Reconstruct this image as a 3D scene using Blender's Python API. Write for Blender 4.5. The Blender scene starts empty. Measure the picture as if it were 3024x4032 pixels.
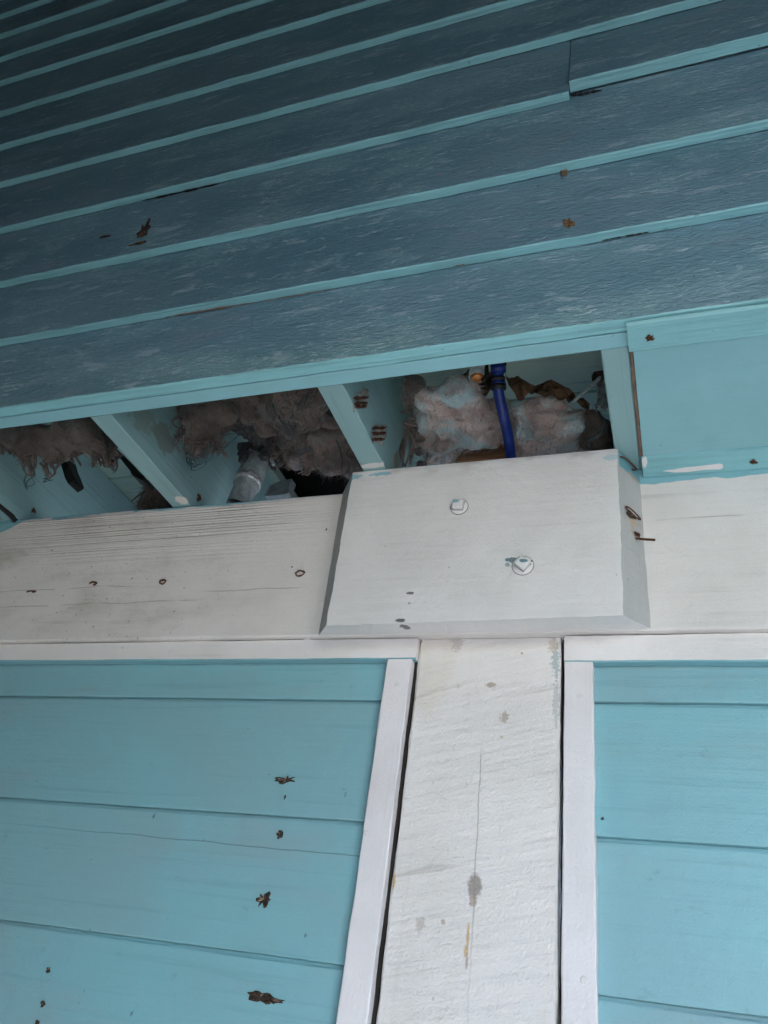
import bpy, bmesh, math, random
from mathutils import Vector, Matrix, noise
R_ = math.radians
sc = bpy.context.scene
C = sc.collection
CZ = 1.6                                   # eye height above the ground
# ------------------------------------------------------------------ camera
CR = Vector((0.9411, 0.3108, 0.1330)); CU = Vector((0.0672, -0.5576, 0.8274)); CF = Vector((-0.3313, 0.7697, 0.5457))
FPX, PW, PH = 3100.0, 3024.0, 4032.0
cam = bpy.data.cameras.new('camera'); camo = bpy.data.objects.new('camera', cam); C.objects.link(camo)
cam.sensor_fit = 'HORIZONTAL'; cam.sensor_width = 36; cam.lens = 36 * FPX / PW
cam.clip_start = 0.02; cam.clip_end = 500
camo.matrix_world = Matrix(((CR.x, CU.x, -CF.x, 0), (CR.y, CU.y, -CF.y, 0), (CR.z, CU.z, -CF.z, CZ), (0, 0, 0, 1)))
sc.camera = camo
# ------------------------------------------------------------------ sky, sun, exposure
SUN_EL, SUN_AZ = 44, 128                   # azimuth from +Y towards +X: behind and to the right of the viewer
w = bpy.data.worlds.new('World'); sc.world = w; w.use_nodes = True
nt = w.node_tree; nt.nodes.clear()
sky = nt.nodes.new('ShaderNodeTexSky'); sky.sky_type = 'NISHITA'; sky.sun_disc = False
sky.sun_elevation = R_(SUN_EL); sky.sun_rotation = R_(SUN_AZ); sky.air_density = 1.0; sky.dust_density = 1.0; sky.ozone_density = 1.0
bg = nt.nodes.new('ShaderNodeBackground'); bg.inputs[1].default_value = 0.10
wo = nt.nodes.new('ShaderNodeOutputWorld')
nt.links.new(sky.outputs[0], bg.inputs[0]); nt.links.new(bg.outputs[0], wo.inputs[0])
sl = bpy.data.lights.new('sun', 'SUN'); sl.energy = 3.6; sl.angle = R_(4); sl.color = (1, 0.955, 0.94)
so = bpy.data.objects.new('sun', sl); C.objects.link(so)
d = Vector((math.sin(R_(SUN_AZ)) * math.cos(R_(SUN_EL)), math.cos(R_(SUN_AZ)) * math.cos(R_(SUN_EL)), math.sin(R_(SUN_EL))))
so.rotation_euler = d.to_track_quat('Z', 'Y').to_euler(); so.location = d * 30
vs = sc.view_settings; vs.view_transform = 'Standard'; vs.look = 'None'; vs.exposure = 3.2; vs.gamma = 1.0; vs.use_curve_mapping = False
sc.render.engine = 'CYCLES'
try:
    sc.cycles.max_bounces = 6; sc.cycles.diffuse_bounces = 5; sc.cycles.glossy_bounces = 2
except Exception: pass

# ------------------------------------------------------------------ helpers
def ray(px, py): return CR * ((px - PW / 2) / FPX) - CU * ((py - PH / 2) / FPX) + CF
def PY(px, py, y):                          # the point of the plane y = const seen at a photo pixel
    r = ray(px, py); r = r * (y / r.y); return Vector((r.x, r.y, r.z + CZ))
def PZ(px, py, z):
    r = ray(px, py); r = r * (z / r.z); return Vector((r.x, r.y, r.z + CZ))
def PX(px, py, x):
    r = ray(px, py); r = r * (x / r.x); return Vector((r.x, r.y, r.z + CZ))
def n3(p, s=1.0): return noise.noise(Vector(p) * s)
def obj(name, me, mats, parent=None, origin=None):
    if isinstance(me, bmesh.types.BMesh):
        m = bpy.data.meshes.new(name); me.normal_update(); me.to_mesh(m); me.free(); me = m
    o = bpy.data.objects.new(name, me)
    for m in (mats if isinstance(mats, (list, tuple)) else [mats]): me.materials.append(m)
    C.objects.link(o)
    if parent is not None: o.parent = parent; o.matrix_parent_inverse = parent.matrix_world.inverted()
    return o
def thing(name, label, cat, loc=(0, 0, 0), group=None):
    o = bpy.data.objects.new(name, None); C.objects.link(o); o.location = loc
    o.matrix_world = Matrix.Translation(loc); o.empty_display_size = 0.05
    o['label'] = label; o['category'] = cat
    if group: o['group'] = group
    return o
def tag(o, label, cat, group=None):
    o['label'] = label; o['category'] = cat
    if group: o['group'] = group
    return o
AX = {'x': lambda s, a, b: Vector((s, a, b)), 'y': lambda s, a, b: Vector((a, s, b)), 'z': lambda s, a, b: Vector((a, b, s))}
def prism(prof, axis, s0, s1, step=0.03, jit=0.0, freq=9.0, seed=0.0, mi=None, ends=0, fn=None):
    """Extrude a closed profile along an axis with uneven edges. mi: material index for each profile side."""
    bm = bmesh.new(); n = max(1, int(abs(s1 - s0) / step)); P = AX[axis]; rings = []
    for i in range(n + 1):
        s = s0 + (s1 - s0) * i / n; ring = []
        for k, (a, b) in enumerate(prof):
            da = jit * (n3((s * freq, seed + k * 3.1, 1.7)) + 0.5 * n3((s * freq * 4, seed + k * 5.3, 9.7)))
            db = jit * (n3((s * freq, seed + k * 2.3, 5.2)) + 0.5 * n3((s * freq * 4, seed + k * 1.3, 3.7)))
            if fn: a2, b2 = fn(s, k, a, b)
            else: a2, b2 = a, b
            ring.append(bm.verts.new(P(s, a2 + da, b2 + db)))
        rings.append(ring)
    m = len(prof)
    for i in range(n):
        for k in range(m):
            f = bm.faces.new((rings[i][k], rings[i][(k + 1) % m], rings[i + 1][(k + 1) % m], rings[i + 1][k]))
            if mi: f.material_index = mi[k]
    for r in (rings[0], rings[-1]):
        f = bm.faces.new(r); f.material_index = ends
    bmesh.ops.recalc_face_normals(bm, faces=bm.faces)
    return bm
def rect(a0, a1, b0, b1, c=0.0015):        # chamfered rectangle profile
    return [(a0 + c, b0), (a1 - c, b0), (a1, b0 + c), (a1, b1 - c), (a1 - c, b1), (a0 + c, b1), (a0, b1 - c), (a0, b0 + c)]
def tube_into(bm, pts, rad, seg=6, mi=0, cap=True):
    pts = [Vector(p) for p in pts]; rings = []
    up = Vector((0.31, 0.17, 0.93)).normalized()
    for i, p in enumerate(pts):
        t = (pts[min(i + 1, len(pts) - 1)] - pts[max(i - 1, 0)])
        if t.length < 1e-9: t = Vector((0, 0, 1))
        t.normalize(); u = t.cross(up)
        if u.length < 1e-3: u = t.cross(Vector((1, 0, 0)))
        u.normalize(); v = t.cross(u); r = rad[i] if isinstance(rad, (list, tuple)) else rad
        rings.append([bm.verts.new(p + (u * math.cos(6.2832 * k / seg) + v * math.sin(6.2832 * k / seg)) * r) for k in range(seg)])
    for a, b in zip(rings, rings[1:]):
        for k in range(seg):
            f = bm.faces.new((a[k], a[(k + 1) % seg], b[(k + 1) % seg], b[k])); f.material_index = mi; f.smooth = seg > 4
    if cap and seg > 2:
        for r in (rings[0], rings[-1]): bm.faces.new(r).material_index = mi
    return bm
def spline(pts, n=8):
    pts = [Vector(p) for p in pts]; out = []
    for i in range(len(pts) - 1):
        p0 = pts[max(i - 1, 0)]; p1 = pts[i]; p2 = pts[i + 1]; p3 = pts[min(i + 2, len(pts) - 1)]
        for k in range(n):
            t = k / n
            out.append(0.5 * ((2 * p1) + (p2 - p0) * t + (2 * p0 - 5 * p1 + 4 * p2 - p3) * t * t + (3 * p1 - p0 - 3 * p2 + p3) * t ** 3))
    out.append(pts[-1]); return out
def lathe(prof, a, b, seg=28):              # profile of (t, radius) along the axis a -> b
    bm = bmesh.new(); a = Vector(a); b = Vector(b); t = (b - a).normalized(); L = (b - a).length
    u = t.cross(Vector((0.2, 0.9, 0.3))).normalized(); v = t.cross(u); rings = []
    for s, r in prof:
        rings.append([bm.verts.new(a + t * (s * L) + (u * math.cos(6.2832 * k / seg) + v * math.sin(6.2832 * k / seg)) * r) for k in range(seg)])
    for p, q in zip(rings, rings[1:]):
        for k in range(seg): bm.faces.new((p[k], p[(k + 1) % seg], q[(k + 1) % seg], q[k])).smooth = True
    bmesh.ops.recalc_face_normals(bm, faces=bm.faces)
    return bm

# ------------------------------------------------------------------ materials
class NT:
    def __init__(s, name):
        s.m = bpy.data.materials.new(name); s.m.use_nodes = True; s.t = s.m.node_tree; s.t.nodes.clear()
        s.out = s.t.nodes.new('ShaderNodeOutputMaterial'); s.b = s.t.nodes.new('ShaderNodeBsdfPrincipled')
        s.t.links.new(s.b.outputs[0], s.out.inputs[0])
        s.geo = s.t.nodes.new('ShaderNodeNewGeometry'); s.pos = s.geo.outputs['Position']
        s.oi = s.t.nodes.new('ShaderNodeObjectInfo')
    def L(s, a, b): s.t.links.new(a, b)
    def put(s, v, sock):
        if isinstance(v, bpy.types.NodeSocket): s.L(v, sock)
        elif isinstance(v, (tuple, list)) and len(v) == 3 and sock.type == 'RGBA': sock.default_value = (*v, 1)
        else: sock.default_value = v
    def scale(s, v, off=None):
        n = s.t.nodes.new('ShaderNodeVectorMath'); n.operation = 'MULTIPLY'; s.L(s.pos, n.inputs[0]); n.inputs[1].default_value = v
        a = s.t.nodes.new('ShaderNodeVectorMath'); a.operation = 'ADD'; s.L(n.outputs[0], a.inputs[0])
        c = s.t.nodes.new('ShaderNodeMath'); c.operation = 'MULTIPLY'; s.L(s.oi.outputs['Random'], c.inputs[0]); c.inputs[1].default_value = 37.0 if off is None else off
        s.L(c.outputs[0], a.inputs[1]); return a.outputs[0]
    def noise(s, v, scale=1.0, det=3.0, rough=0.55, off=None, dist=0.0):
        n = s.t.nodes.new('ShaderNodeTexNoise'); n.inputs['Scale'].default_value = scale; n.inputs['Detail'].default_value = det
        n.inputs['Roughness'].default_value = rough; n.inputs['Distortion'].default_value = dist
        s.L(s.scale(v, off), n.inputs['Vector']); return n.outputs['Fac']
    def ramp(s, v, a, b, lo=0.0, hi=1.0):
        n = s.t.nodes.new('ShaderNodeMapRange'); n.clamp = True; s.L(v, n.inputs[0])
        n.inputs[1].default_value = a; n.inputs[2].default_value = b; n.inputs[3].default_value = lo; n.inputs[4].default_value = hi
        n.interpolation_type = 'SMOOTHSTEP'; return n.outputs[0]
    def math(s, op, a, b=0.0):
        n = s.t.nodes.new('ShaderNodeMath'); n.operation = op; s.put(a, n.inputs[0]); s.put(b, n.inputs[1]); return n.outputs[0]
    def mix(s, f, a, b):
        n = s.t.nodes.new('ShaderNodeMix'); n.data_type = 'RGBA'; s.put(f, n.inputs[0]); s.put(a, n.inputs[6]); s.put(b, n.inputs[7]); return n.outputs[2]
    def axis(s, i):
        n = s.t.nodes.new('ShaderNodeSeparateXYZ'); s.L(s.pos, n.inputs[0]); return n.outputs[i]
    def spot(s, c, r, warp=0.6, wscale=120, soft=0.35):     # a mark with a shape of its own at a world point
        a = s.t.nodes.new('ShaderNodeVectorMath'); a.operation = 'SUBTRACT'; s.L(s.pos, a.inputs[0]); a.inputs[1].default_value = c
        m = s.t.nodes.new('ShaderNodeVectorMath'); m.operation = 'DIVIDE'; s.L(a.outputs[0], m.inputs[0]); m.inputs[1].default_value = r
        l = s.t.nodes.new('ShaderNodeVectorMath'); l.operation = 'LENGTH'; s.L(m.outputs[0], l.inputs[0])
        w = s.math('MULTIPLY', s.math('SUBTRACT', s.noise((1, 1, 1), wscale, 2, off=0), 0.5), warp * 2)
        return s.ramp(s.math('ADD', l.outputs['Value'], w), 1.0, 1.0 - soft)
    def bump(s, hs):                                        # [(height socket, strength, distance)]
        prev = None
        for h, st, di in hs:
            n = s.t.nodes.new('ShaderNodeBump'); n.inputs['Strength'].default_value = st; n.inputs['Distance'].default_value = di
            s.L(h, n.inputs['Height'])
            if prev: s.L(prev, n.inputs['Normal'])
            prev = n.outputs[0]
        s.L(prev, s.b.inputs['Normal'])
    def done(s, col, rough=0.5, spec=0.4):
        s.put(col, s.b.inputs['Base Color']); s.put(rough, s.b.inputs['Roughness']); s.b.inputs['Specular IOR Level'].default_value = spec
        return s.m
def vary(s, col, amt=0.05):
    f = s.math('ADD', s.math('MULTIPLY', s.math('SUBTRACT', s.oi.outputs['Random'], 0.5), amt * 2), 1.0)
    n = s.t.nodes.new('ShaderNodeMix'); n.data_type = 'RGBA'; n.blend_type = 'MULTIPLY'; n.inputs[0].default_value = 1
    s.put(col, n.inputs[6]); c = s.t.nodes.new('ShaderNodeCombineXYZ'); [s.L(f, c.inputs[i]) for i in range(3)]; s.L(c.outputs[0], n.inputs[7]); return n.outputs[2]
TEAL = (0.215, 0.465, 0.525)
def stretch(ax, along, across): return tuple(along if k == ax else across for k in 'xyz')
def m_teal(name, ax='x', col=TEAL, dirt=0.25, grain=0.25, rough=0.5, peel=0.25, spots=()):
    s = NT(name)
    big = s.noise((1, 1, 1), 5, 4); g = s.noise(stretch(ax, 4, 110), 1, 4, 0.6); fine = s.noise((1, 1, 1), 420, 3, 0.6)
    c = s.mix(s.ramp(big, 0.35, 0.7), col, tuple(v * 0.86 + 0.012 for v in col))
    c = s.mix(s.math('MULTIPLY', s.ramp(g, 0.5, 0.72), dirt), c, (0.07, 0.16, 0.18))
    sp = s.ramp(s.noise((1, 1, 1), 70, 2), 0.73, 0.79)
    c = s.mix(s.math('MULTIPLY', sp, 0.5), c, (0.05, 0.10, 0.11))
    for p, r, sc_, a, wp in spots: c = s.mix(s.math('MULTIPLY', s.spot(tuple(p), r, wp, 70, 0.25), a), c, sc_)
    s.bump([(g, grain, 0.004), (fine, peel, 0.0015), (s.noise((1, 1, 1), 45, 3), 0.12, 0.004)])
    return s.done(vary(s, c, 0.035), s.ramp(big, 0.3, 0.7, rough - 0.06, rough + 0.1))
def m_weathered(name):                                      # upper boards: grey mildewed paint with raised paler flecks of teal
    s = NT(name)
    big = s.noise((2, 2, 6), 1, 3); g = s.noise((48, 150, 150), 1, 4, 0.66, dist=1.0); g2 = s.noise((90, 300, 300), 1, 2, 0.6); pat = s.noise((5, 13, 13), 1, 5, 0.66)
    c = s.mix(s.ramp(big, 0.3, 0.72), (0.130, 0.280, 0.350), (0.205, 0.365, 0.435))
    c = s.mix(s.ramp(pat, 0.52, 0.63, 0, 0.6), c, (0.235, 0.43, 0.48))
    c = s.mix(s.math('MULTIPLY', s.ramp(s.noise((12, 55, 55), 1, 5, 0.75), 0.57, 0.62), 0.7), c, (0.42, 0.58, 0.64))
    c = s.mix(s.ramp(pat, 0.45, 0.28, 0, 0.5), c, (0.27, 0.35, 0.41))
    fl = s.math('MULTIPLY', s.ramp(g, 0.57, 0.63), s.ramp(pat, 0.42, 0.62, 0.05, 1))
    c = s.mix(s.math('MULTIPLY', fl, 0.8), c, (0.40, 0.57, 0.62))
    f2 = s.math('MULTIPLY', s.ramp(g2, 0.62, 0.67), s.ramp(pat, 0.42, 0.6))
    c = s.mix(s.math('MULTIPLY', f2, 0.6), c, (0.48, 0.65, 0.69))
    c = s.mix(s.math('MULTIPLY', s.ramp(s.noise((16, 60, 60), 1, 2), 0.755, 0.79), 0.7), c, (0.42, 0.29, 0.25))
    c = s.mix(s.ramp(g, 0.42, 0.30, 0, 0.5), c, (0.095, 0.15, 0.18))
    s.bump([(g, 0.7, 0.007), (g2, 0.5, 0.003), (s.noise((1, 1, 1), 45, 2), 0.22, 0.004)])
    return s.done(vary(s, c, 0.10), s.ramp(g, 0.4, 0.7, 0.42, 0.6), 0.45)
def m_white(name, ax='x', col=(0.72, 0.715, 0.70), dirt=0.3, grain=0.3, rough=0.48, extra=None, peel=0.3, dirtcol=(0.36, 0.34, 0.31)):
    s = NT(name)
    big = s.noise((1, 1, 1), 6, 4); g = s.noise(stretch(ax, 3.5, 130), 1, 4, 0.6); fine = s.noise((1, 1, 1), 330, 3, 0.6)
    med = s.noise((1, 1, 1), 60, 3)
    c = s.mix(s.ramp(big, 0.35, 0.72, 0, 0.9), col, tuple(v * k for v, k in zip(col, (0.90, 0.90, 0.89))))
    c = s.mix(s.math('MULTIPLY', s.math('MULTIPLY', s.ramp(g, 0.52, 0.75), s.ramp(big, 0.4, 0.7)), dirt), c, dirtcol)
    c = s.mix(s.math('MULTIPLY', s.ramp(s.noise((1, 1, 1), 95, 2), 0.74, 0.79), min(1, dirt * 2)), c, (0.16, 0.14, 0.12))
    hs = [(g, grain, 0.004), (fine, peel, 0.0016), (med, 0.34, 0.004)]
    if extra: c, hs = extra(s, c, hs)
    s.bump(hs)
    return s.done(vary(s, c, 0.02), s.ramp(med, 0.3, 0.7, rough - 0.08, rough + 0.1))
def m_plain(name, col, rough=0.6, n=40, amt=0.35, metal=0.0, col2=None, st=0.3, vec=(1, 1, 1), spec=0.4):
    s = NT(name); g = s.noise(vec, n, 4)
    c = s.mix(s.ramp(g, 0.3, 0.7), col, col2 if col2 else tuple(v * (1 - amt) for v in col)); s.b.inputs['Metallic'].default_value = metal
    s.bump([(g, st, 0.003)]); return s.done(c, rough, spec)

def beam_marks(s, c, hs):
    x = s.axis(0); z = s.axis(2)
    # ridged saw grain on the upper left of the beam
    rid = s.noise((1.6, 1, 230), 1, 2, 0.5, off=0)
    mask = s.math('MULTIPLY', s.ramp(z, CZ + 0.62, CZ + 0.69), s.ramp(x, -0.45, -0.75))
    h = s.math('MULTIPLY', rid, mask); hs.append((h, 0.9, 0.006))
    # soot and grey dirt towards the far end, long hairline checks
    c = s.mix(s.math('MULTIPLY', s.ramp(s.noise((4, 4, 9), 1, 5, 0.65, off=0), 0.45, 0.75), s.ramp(x, -0.50, -0.95, 0.1, 0.85)), c, (0.36, 0.325, 0.285))
    c = s.mix(s.math('MULTIPLY', s.ramp(s.noise((1, 1, 1), 130, 2, off=0), 0.66, 0.72), s.ramp(x, -0.5, -0.9, 0, 0.7)), c, (0.16, 0.15, 0.14))
    for zz, x0, x1 in ((0.556, -1.35, -0.72), (0.590, -1.3, -0.86), (0.5720, -0.75, -0.53), (0.66, -0.02, 0.5)):
        zl = s.math('ADD', z, s.math('MULTIPLY', s.math('SUBTRACT', s.noise((6, 1, 1), 1, 4, off=0), 0.5), 0.016))
        l = s.math('MULTIPLY', s.ramp(s.math('ABSOLUTE', s.math('SUBTRACT', zl, CZ + zz)), 0.0014, 0.0006), s.ramp(x, x1, x1 - 0.05))
        l = s.math('MULTIPLY', l, s.ramp(x, x0, x0 + 0.05)); l = s.math('MULTIPLY', l, s.ramp(s.noise((11, 1, 1), 1, 2, off=0), 0.38, 0.5))
        c = s.mix(s.math('MULTIPLY', l, 0.5), c, (0.26, 0.21, 0.17))
    # teal paint lapped over the top edge: right of the block and at the far left joist
    edge = s.math('MULTIPLY', s.math('SUBTRACT', s.noise((14, 1, 14), 1, 3, off=0), 0.5), 0.022)
    ze = s.math('ADD', z, edge)
    t1 = s.math('MULTIPLY', s.ramp(ze, CZ + 0.7275, CZ + 0.7285), s.ramp(x, -0.05, -0.045))
    t2 = s.ramp(s.math('SUBTRACT', s.math('ADD', ze, -CZ - 0.752), s.math('MULTIPLY', s.math('ADD', x, 1.19), 0.45)), 0.0, 0.002)
    t3 = s.math('MULTIPLY', s.ramp(ze, CZ + 0.7485, CZ + 0.7500), s.ramp(s.noise((9, 1, 1), 1, 2, off=0), 0.46, 0.5))
    t3 = s.math('MULTIPLY', t3, s.ramp(x, -0.6, -0.7))
    t = s.math('MAXIMUM', t1, s.math('MAXIMUM', t2, t3)); c = s.mix(t, c, TEAL)
    p = PY(2760, 1842, 1.0); sm = s.spot(tuple(p), (0.052, 0.05, 0.0075), 0.35, 60, 0.2)
    c = s.mix(sm, c, (0.72, 0.71, 0.70))
    return c, hs
def post_marks(s, c, hs):
    z = s.axis(2); x = s.axis(0); YP = 1.018
    # oblique saw scratches
    rot = s.t.nodes.new('ShaderNodeVectorRotate'); rot.rotation_type = 'Y_AXIS'; s.L(s.pos, rot.inputs[0]); rot.inputs['Angle'].default_value = R_(14)
    sc_ = s.t.nodes.new('ShaderNodeVectorMath'); sc_.operation = 'MULTIPLY'; s.L(rot.outputs[0], sc_.inputs[0]); sc_.inputs[1].default_value = (5, 5, 75)
    n = s.t.nodes.new('ShaderNodeTexNoise'); n.inputs['Scale'].default_value = 1; n.inputs['Detail'].default_value = 4; s.L(sc_.outputs[0], n.inputs['Vector'])
    hs.append((n.outputs['Fac'], 0.42, 0.007))
    l = s.ramp(n.outputs['Fac'], 0.66, 0.72); c = s.mix(s.math('MULTIPLY', l, 0.45), c, (0.46, 0.42, 0.37))
    # yellowed resin along the left edge
    c = s.mix(s.math('MULTIPLY', s.ramp(s.noise((9, 9, 5), 1, 4, off=0), 0.45, 0.7), s.ramp(x, -0.27, -0.34, 0, 0.5)), c, (0.60, 0.52, 0.38))
    GB = (0.36, 0.30, 0.25)
    for px, py, r, col, a, wp in ((1869, 3488, (0.0105, 0.05, 0.0165), (0.27, 0.24, 0.22), 0.85, 0.35), (1862, 3550, (0.0055, 0.05, 0.008), GB, 0.75, 0.5),
                              (1842, 3690, (0.0022, 0.05, 0.018), (0.55, 0.36, 0.16), 0.8, 0.5), (1834, 3745, (0.0032, 0.05, 0.008), (0.55, 0.36, 0.16), 0.75, 0.5), (1837, 3785, (0.002, 0.05, 0.010), GB, 0.7, 0.5),
                              (1933, 2696, (0.0085, 0.05, 0.0052), GB, 0.8, 0.5), (1985, 2825, (0.0075, 0.05, 0.0085), GB, 0.7, 0.9), (1975, 2902, (0.0026, 0.05, 0.0022), (0.5, 0.38, 0.22), 0.7, 0.5),
                              (2055, 2572, (0.0018, 0.05, 0.0018), (0.5, 0.2, 0.04), 0.95, 0.3), (1655, 3640, (0.006, 0.05, 0.009), (0.42, 0.38, 0.33), 0.6, 1.0), (1745, 3630, (0.003, 0.05, 0.004), GB, 0.7, 0.8),
                              (2187, 2600, (0.006, 0.05, 0.030), (0.30, 0.40, 0.42), 0.7, 1.6), (2190, 2760, (0.0045, 0.05, 0.035), (0.42, 0.45, 0.46), 0.6, 1.6), (2178, 2540, (0.007, 0.05, 0.014), (0.50, 0.43, 0.34), 0.6, 1.4), (1805, 2705, (0.0025, 0.05, 0.004), (0.55, 0.48, 0.38), 0.7, 0.6), (1552, 3470, (0.0022, 0.05, 0.012), (0.60, 0.38, 0.10), 0.8, 0.5), (1800, 2530, (0.010, 0.05, 0.016), (0.45, 0.42, 0.38), 0.5, 1.3)):
        p = PY(px, py, YP); c = s.mix(s.math('MULTIPLY', s.spot(tuple(p), r, wp, 220, 0.4), a), c, col)
    # hairline check running down to the knot
    a = PY(1897, 2915, YP); b = PY(1871, 3430, YP); k = (a.x - b.x) / (a.z - b.z)
    ln = s.math('SUBTRACT', s.math('SUBTRACT', x, b.x), s.math('MULTIPLY', s.math('SUBTRACT', z, b.z), k))
    ln = s.math('ADD', ln, s.math('MULTIPLY', s.math('SUBTRACT', s.noise((1, 1, 25), 1, 3, off=0), 0.5), 0.006))
    l = s.math('MULTIPLY', s.ramp(s.math('ABSOLUTE', ln), 0.0012, 0.0004), s.math('MULTIPLY', s.ramp(z, a.z, a.z - 0.03), s.ramp(z, b.z - 0.10, b.z - 0.02, 0.35, 1)))
    c = s.mix(s.math('MULTIPLY', l, 0.55), c, (0.28, 0.24, 0.2)); hs.append((l, -0.4, 0.002))
    return c, hs
def block_marks(s, c, hs):
    YB = 0.945; z = s.axis(2); x = s.axis(0)
    for px, py, r, col, a in ((2012, 2205, (0.0085, 0.06, 0.0048), (0.09, 0.17, 0.20), 0.9), (1998, 2222, (0.004, 0.06, 0.004), (0.2, 0.3, 0.33), 0.8), (1614, 2335, (0.0068, 0.06, 0.0028), (0.10, 0.10, 0.10), 0.9), (1577, 2443, (0.0075, 0.06, 0.003), (0.09, 0.09, 0.09), 0.9), (1610, 2375, (0.002, 0.06, 0.0015), (0.2, 0.2, 0.2), 0.8),
                              (1500, 1866, (0.02, 0.06, 0.004), TEAL, 0.9), (1360, 1880, (0.03, 0.06, 0.007), TEAL, 0.85), (2405, 1800, (0.012, 0.06, 0.006), (0.38, 0.55, 0.6), 0.7)):
        p = PY(px, py, YB); c = s.mix(s.math('MULTIPLY', s.spot(tuple(p), r, 0.7, 150, 0.2), a), c, col)
    # dust and flaked edge along the top, teal over the head of the right bevel
    c = s.mix(s.math('MULTIPLY', s.ramp(s.noise((20, 20, 50), 1, 3, off=0), 0.45, 0.7), s.ramp(z, CZ + 0.72, CZ + 0.755, 0, 0.6)), c, (0.46, 0.42, 0.36))
    e = s.math('ADD', z, s.math('MULTIPLY', s.math('SUBTRACT', s.noise((30, 30, 30), 1, 3, off=0), 0.5), 0.02))
    c = s.mix(s.math('MULTIPLY', s.ramp(e, CZ + 0.725, CZ + 0.729), s.ramp(x, -0.0535, -0.0525)), c, (0.15, 0.36, 0.41))
    for px, py, sx, sz in ((2490, 2060, 0.003, 0.03), (2496, 1860, 0.012, 0.008), (2490, 2045, 0.012, 0.009)):
        p = PY(px, py, 0.972); c = s.mix(s.math('MULTIPLY', s.spot(tuple(p), (sx, 0.06, sz), 0.6, 90, 0.6), 0.55), c, (0.50, 0.36, 0.24))
    hs.append((s.noise((3, 3, 45), 1, 3, off=0), 0.25, 0.006))
    return c, hs

M = {}
M['weathered'] = m_weathered('mildewed teal siding paint')
M['lap'] = m_teal('teal paint on board edges', 'x', (0.28, 0.60, 0.64), 0.35, 0.8)
def m_siding(name):
    s = NT(name); big = s.noise((1, 1, 1), 4, 5, 0.6); g = s.noise((3, 90, 90), 1, 3, 0.6); med = s.noise((1, 1, 1), 38, 3)
    c = s.mix(s.ramp(big, 0.32, 0.68), TEAL, (0.225, 0.425, 0.475)); c = s.mix(s.ramp(s.noise((3, 9, 9), 1, 5, 0.7), 0.5, 0.72, 0, 0.6), c, (0.25, 0.385, 0.425))
    c = s.mix(s.ramp(g, 0.55, 0.75, 0, 0.25), c, (0.12, 0.26, 0.29))
    c = s.mix(s.math('MULTIPLY', s.ramp(s.noise((22, 22, 34), 1, 4, 0.7), 0.64, 0.72), 0.3), c, (0.13, 0.24, 0.27))
    a = PY(300, 3268, 1.028); b = PY(1425, 3374, 1.028); k = (b.z - a.z) / (b.x - a.x); x = s.axis(0); z = s.axis(2)
    ln = s.math('SUBTRACT', s.math('SUBTRACT', z, a.z), s.math('MULTIPLY', s.math('SUBTRACT', x, a.x), k))
    ln = s.math('ADD', ln, s.math('MULTIPLY', s.math('SUBTRACT', s.noise((9, 1, 1), 1, 4, off=0), 0.5), 0.010))
    cr = s.math('MULTIPLY', s.ramp(s.math('ABSOLUTE', ln), 0.0011, 0.0003), s.ramp(x, a.x - 0.3, a.x + 0.2)); cr = s.math('MULTIPLY', cr, s.ramp(x, -0.34, -0.345))
    c = s.mix(s.math('MULTIPLY', cr, 0.6), c, (0.06, 0.12, 0.13))
    ch = s.ramp(s.noise((60, 40, 40), 1, 2), 0.74, 0.78); c = s.mix(s.math('MULTIPLY', ch, 0.7), c, (0.06, 0.10, 0.11))
    s.bump([(g, 0.22, 0.004), (s.noise((1, 1, 1), 380, 3), 0.35, 0.0015), (med, 0.24, 0.004), (cr, -0.4, 0.002)])
    return s.done(vary(s, c, 0.04), s.ramp(big, 0.3, 0.7, 0.40, 0.55))
M['siding'] = m_siding('teal siding paint')
M['joist'] = m_teal('teal joist paint', 'y', (0.275, 0.455, 0.465), 0.25, 0.25, spots=[(PZ(714, 1972, .7555), (.013, .016, .008), (.66, .65, .60), 1, .4), (PZ(1474, 1833, .7555), (.030, .0075, .008), (.68, .66, .63), 1, .3), (PX(650, 1730, -.8173), (.02, .035, .03), (.17, .19, .165), .7, .8), (PX(560, 1640, -.8173), (.02, .04, .03), (.22, .25, .21), .6, .8), (PX(1560, 1815, -.416), (.02, .012, .022), (.26, .23, .13), .8, .6)])
M['soffit'] = m_teal('teal soffit paint', 'x', (0.285, 0.565, 0.615), 0.05, 0.08, 0.55, 0.15)
M['rough_teal'] = m_teal('thick teal trim paint', 'x', (0.28, 0.585, 0.625), 0.2, 0.6)
M['corner'] = m_teal('teal corner trim paint', 'x', (0.245, 0.545, 0.585), 0.2, 0.6, spots=[(PY(2540, 1850, .994), (.006, .05, .006), (.74, .73, .72), 1, .5)])
M['beam'] = m_white('white beam paint', 'x', (0.745, 0.725, 0.705), 0.4, 0.2, 0.5, beam_marks, 0.55)
M['post'] = m_white('white rough sawn post paint', 'z', (0.785, 0.77, 0.755), 0.15, 0.08, 0.42, post_marks, 0.75)
M['block'] = m_white('white block paint', 'x', (0.76, 0.755, 0.75), 0.3, 0.14, 0.45, block_marks, 0.55)
M['outline_shade'] = m_plain('outline_shade', (0.30, 0.29, 0.28), 0.9, 90)  # dark tone for the shade outlines round the bolts
M['ochre'] = m_plain('ochre bare wood', (0.27, 0.165, 0.075), 0.9, 200, 0.6)
M['bevel_shade'] = m_white('white paint darkened for shade', 'z', (0.50, 0.50, 0.495), 0.5, 0.5, 0.6, block_marks, 0.6)  # shade of the block's sloping ends, put into the colour
M['trim'] = m_white('white trim paint', 'x', (0.79, 0.775, 0.77), 0.2, 0.12, 0.42, peel=0.4)
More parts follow.
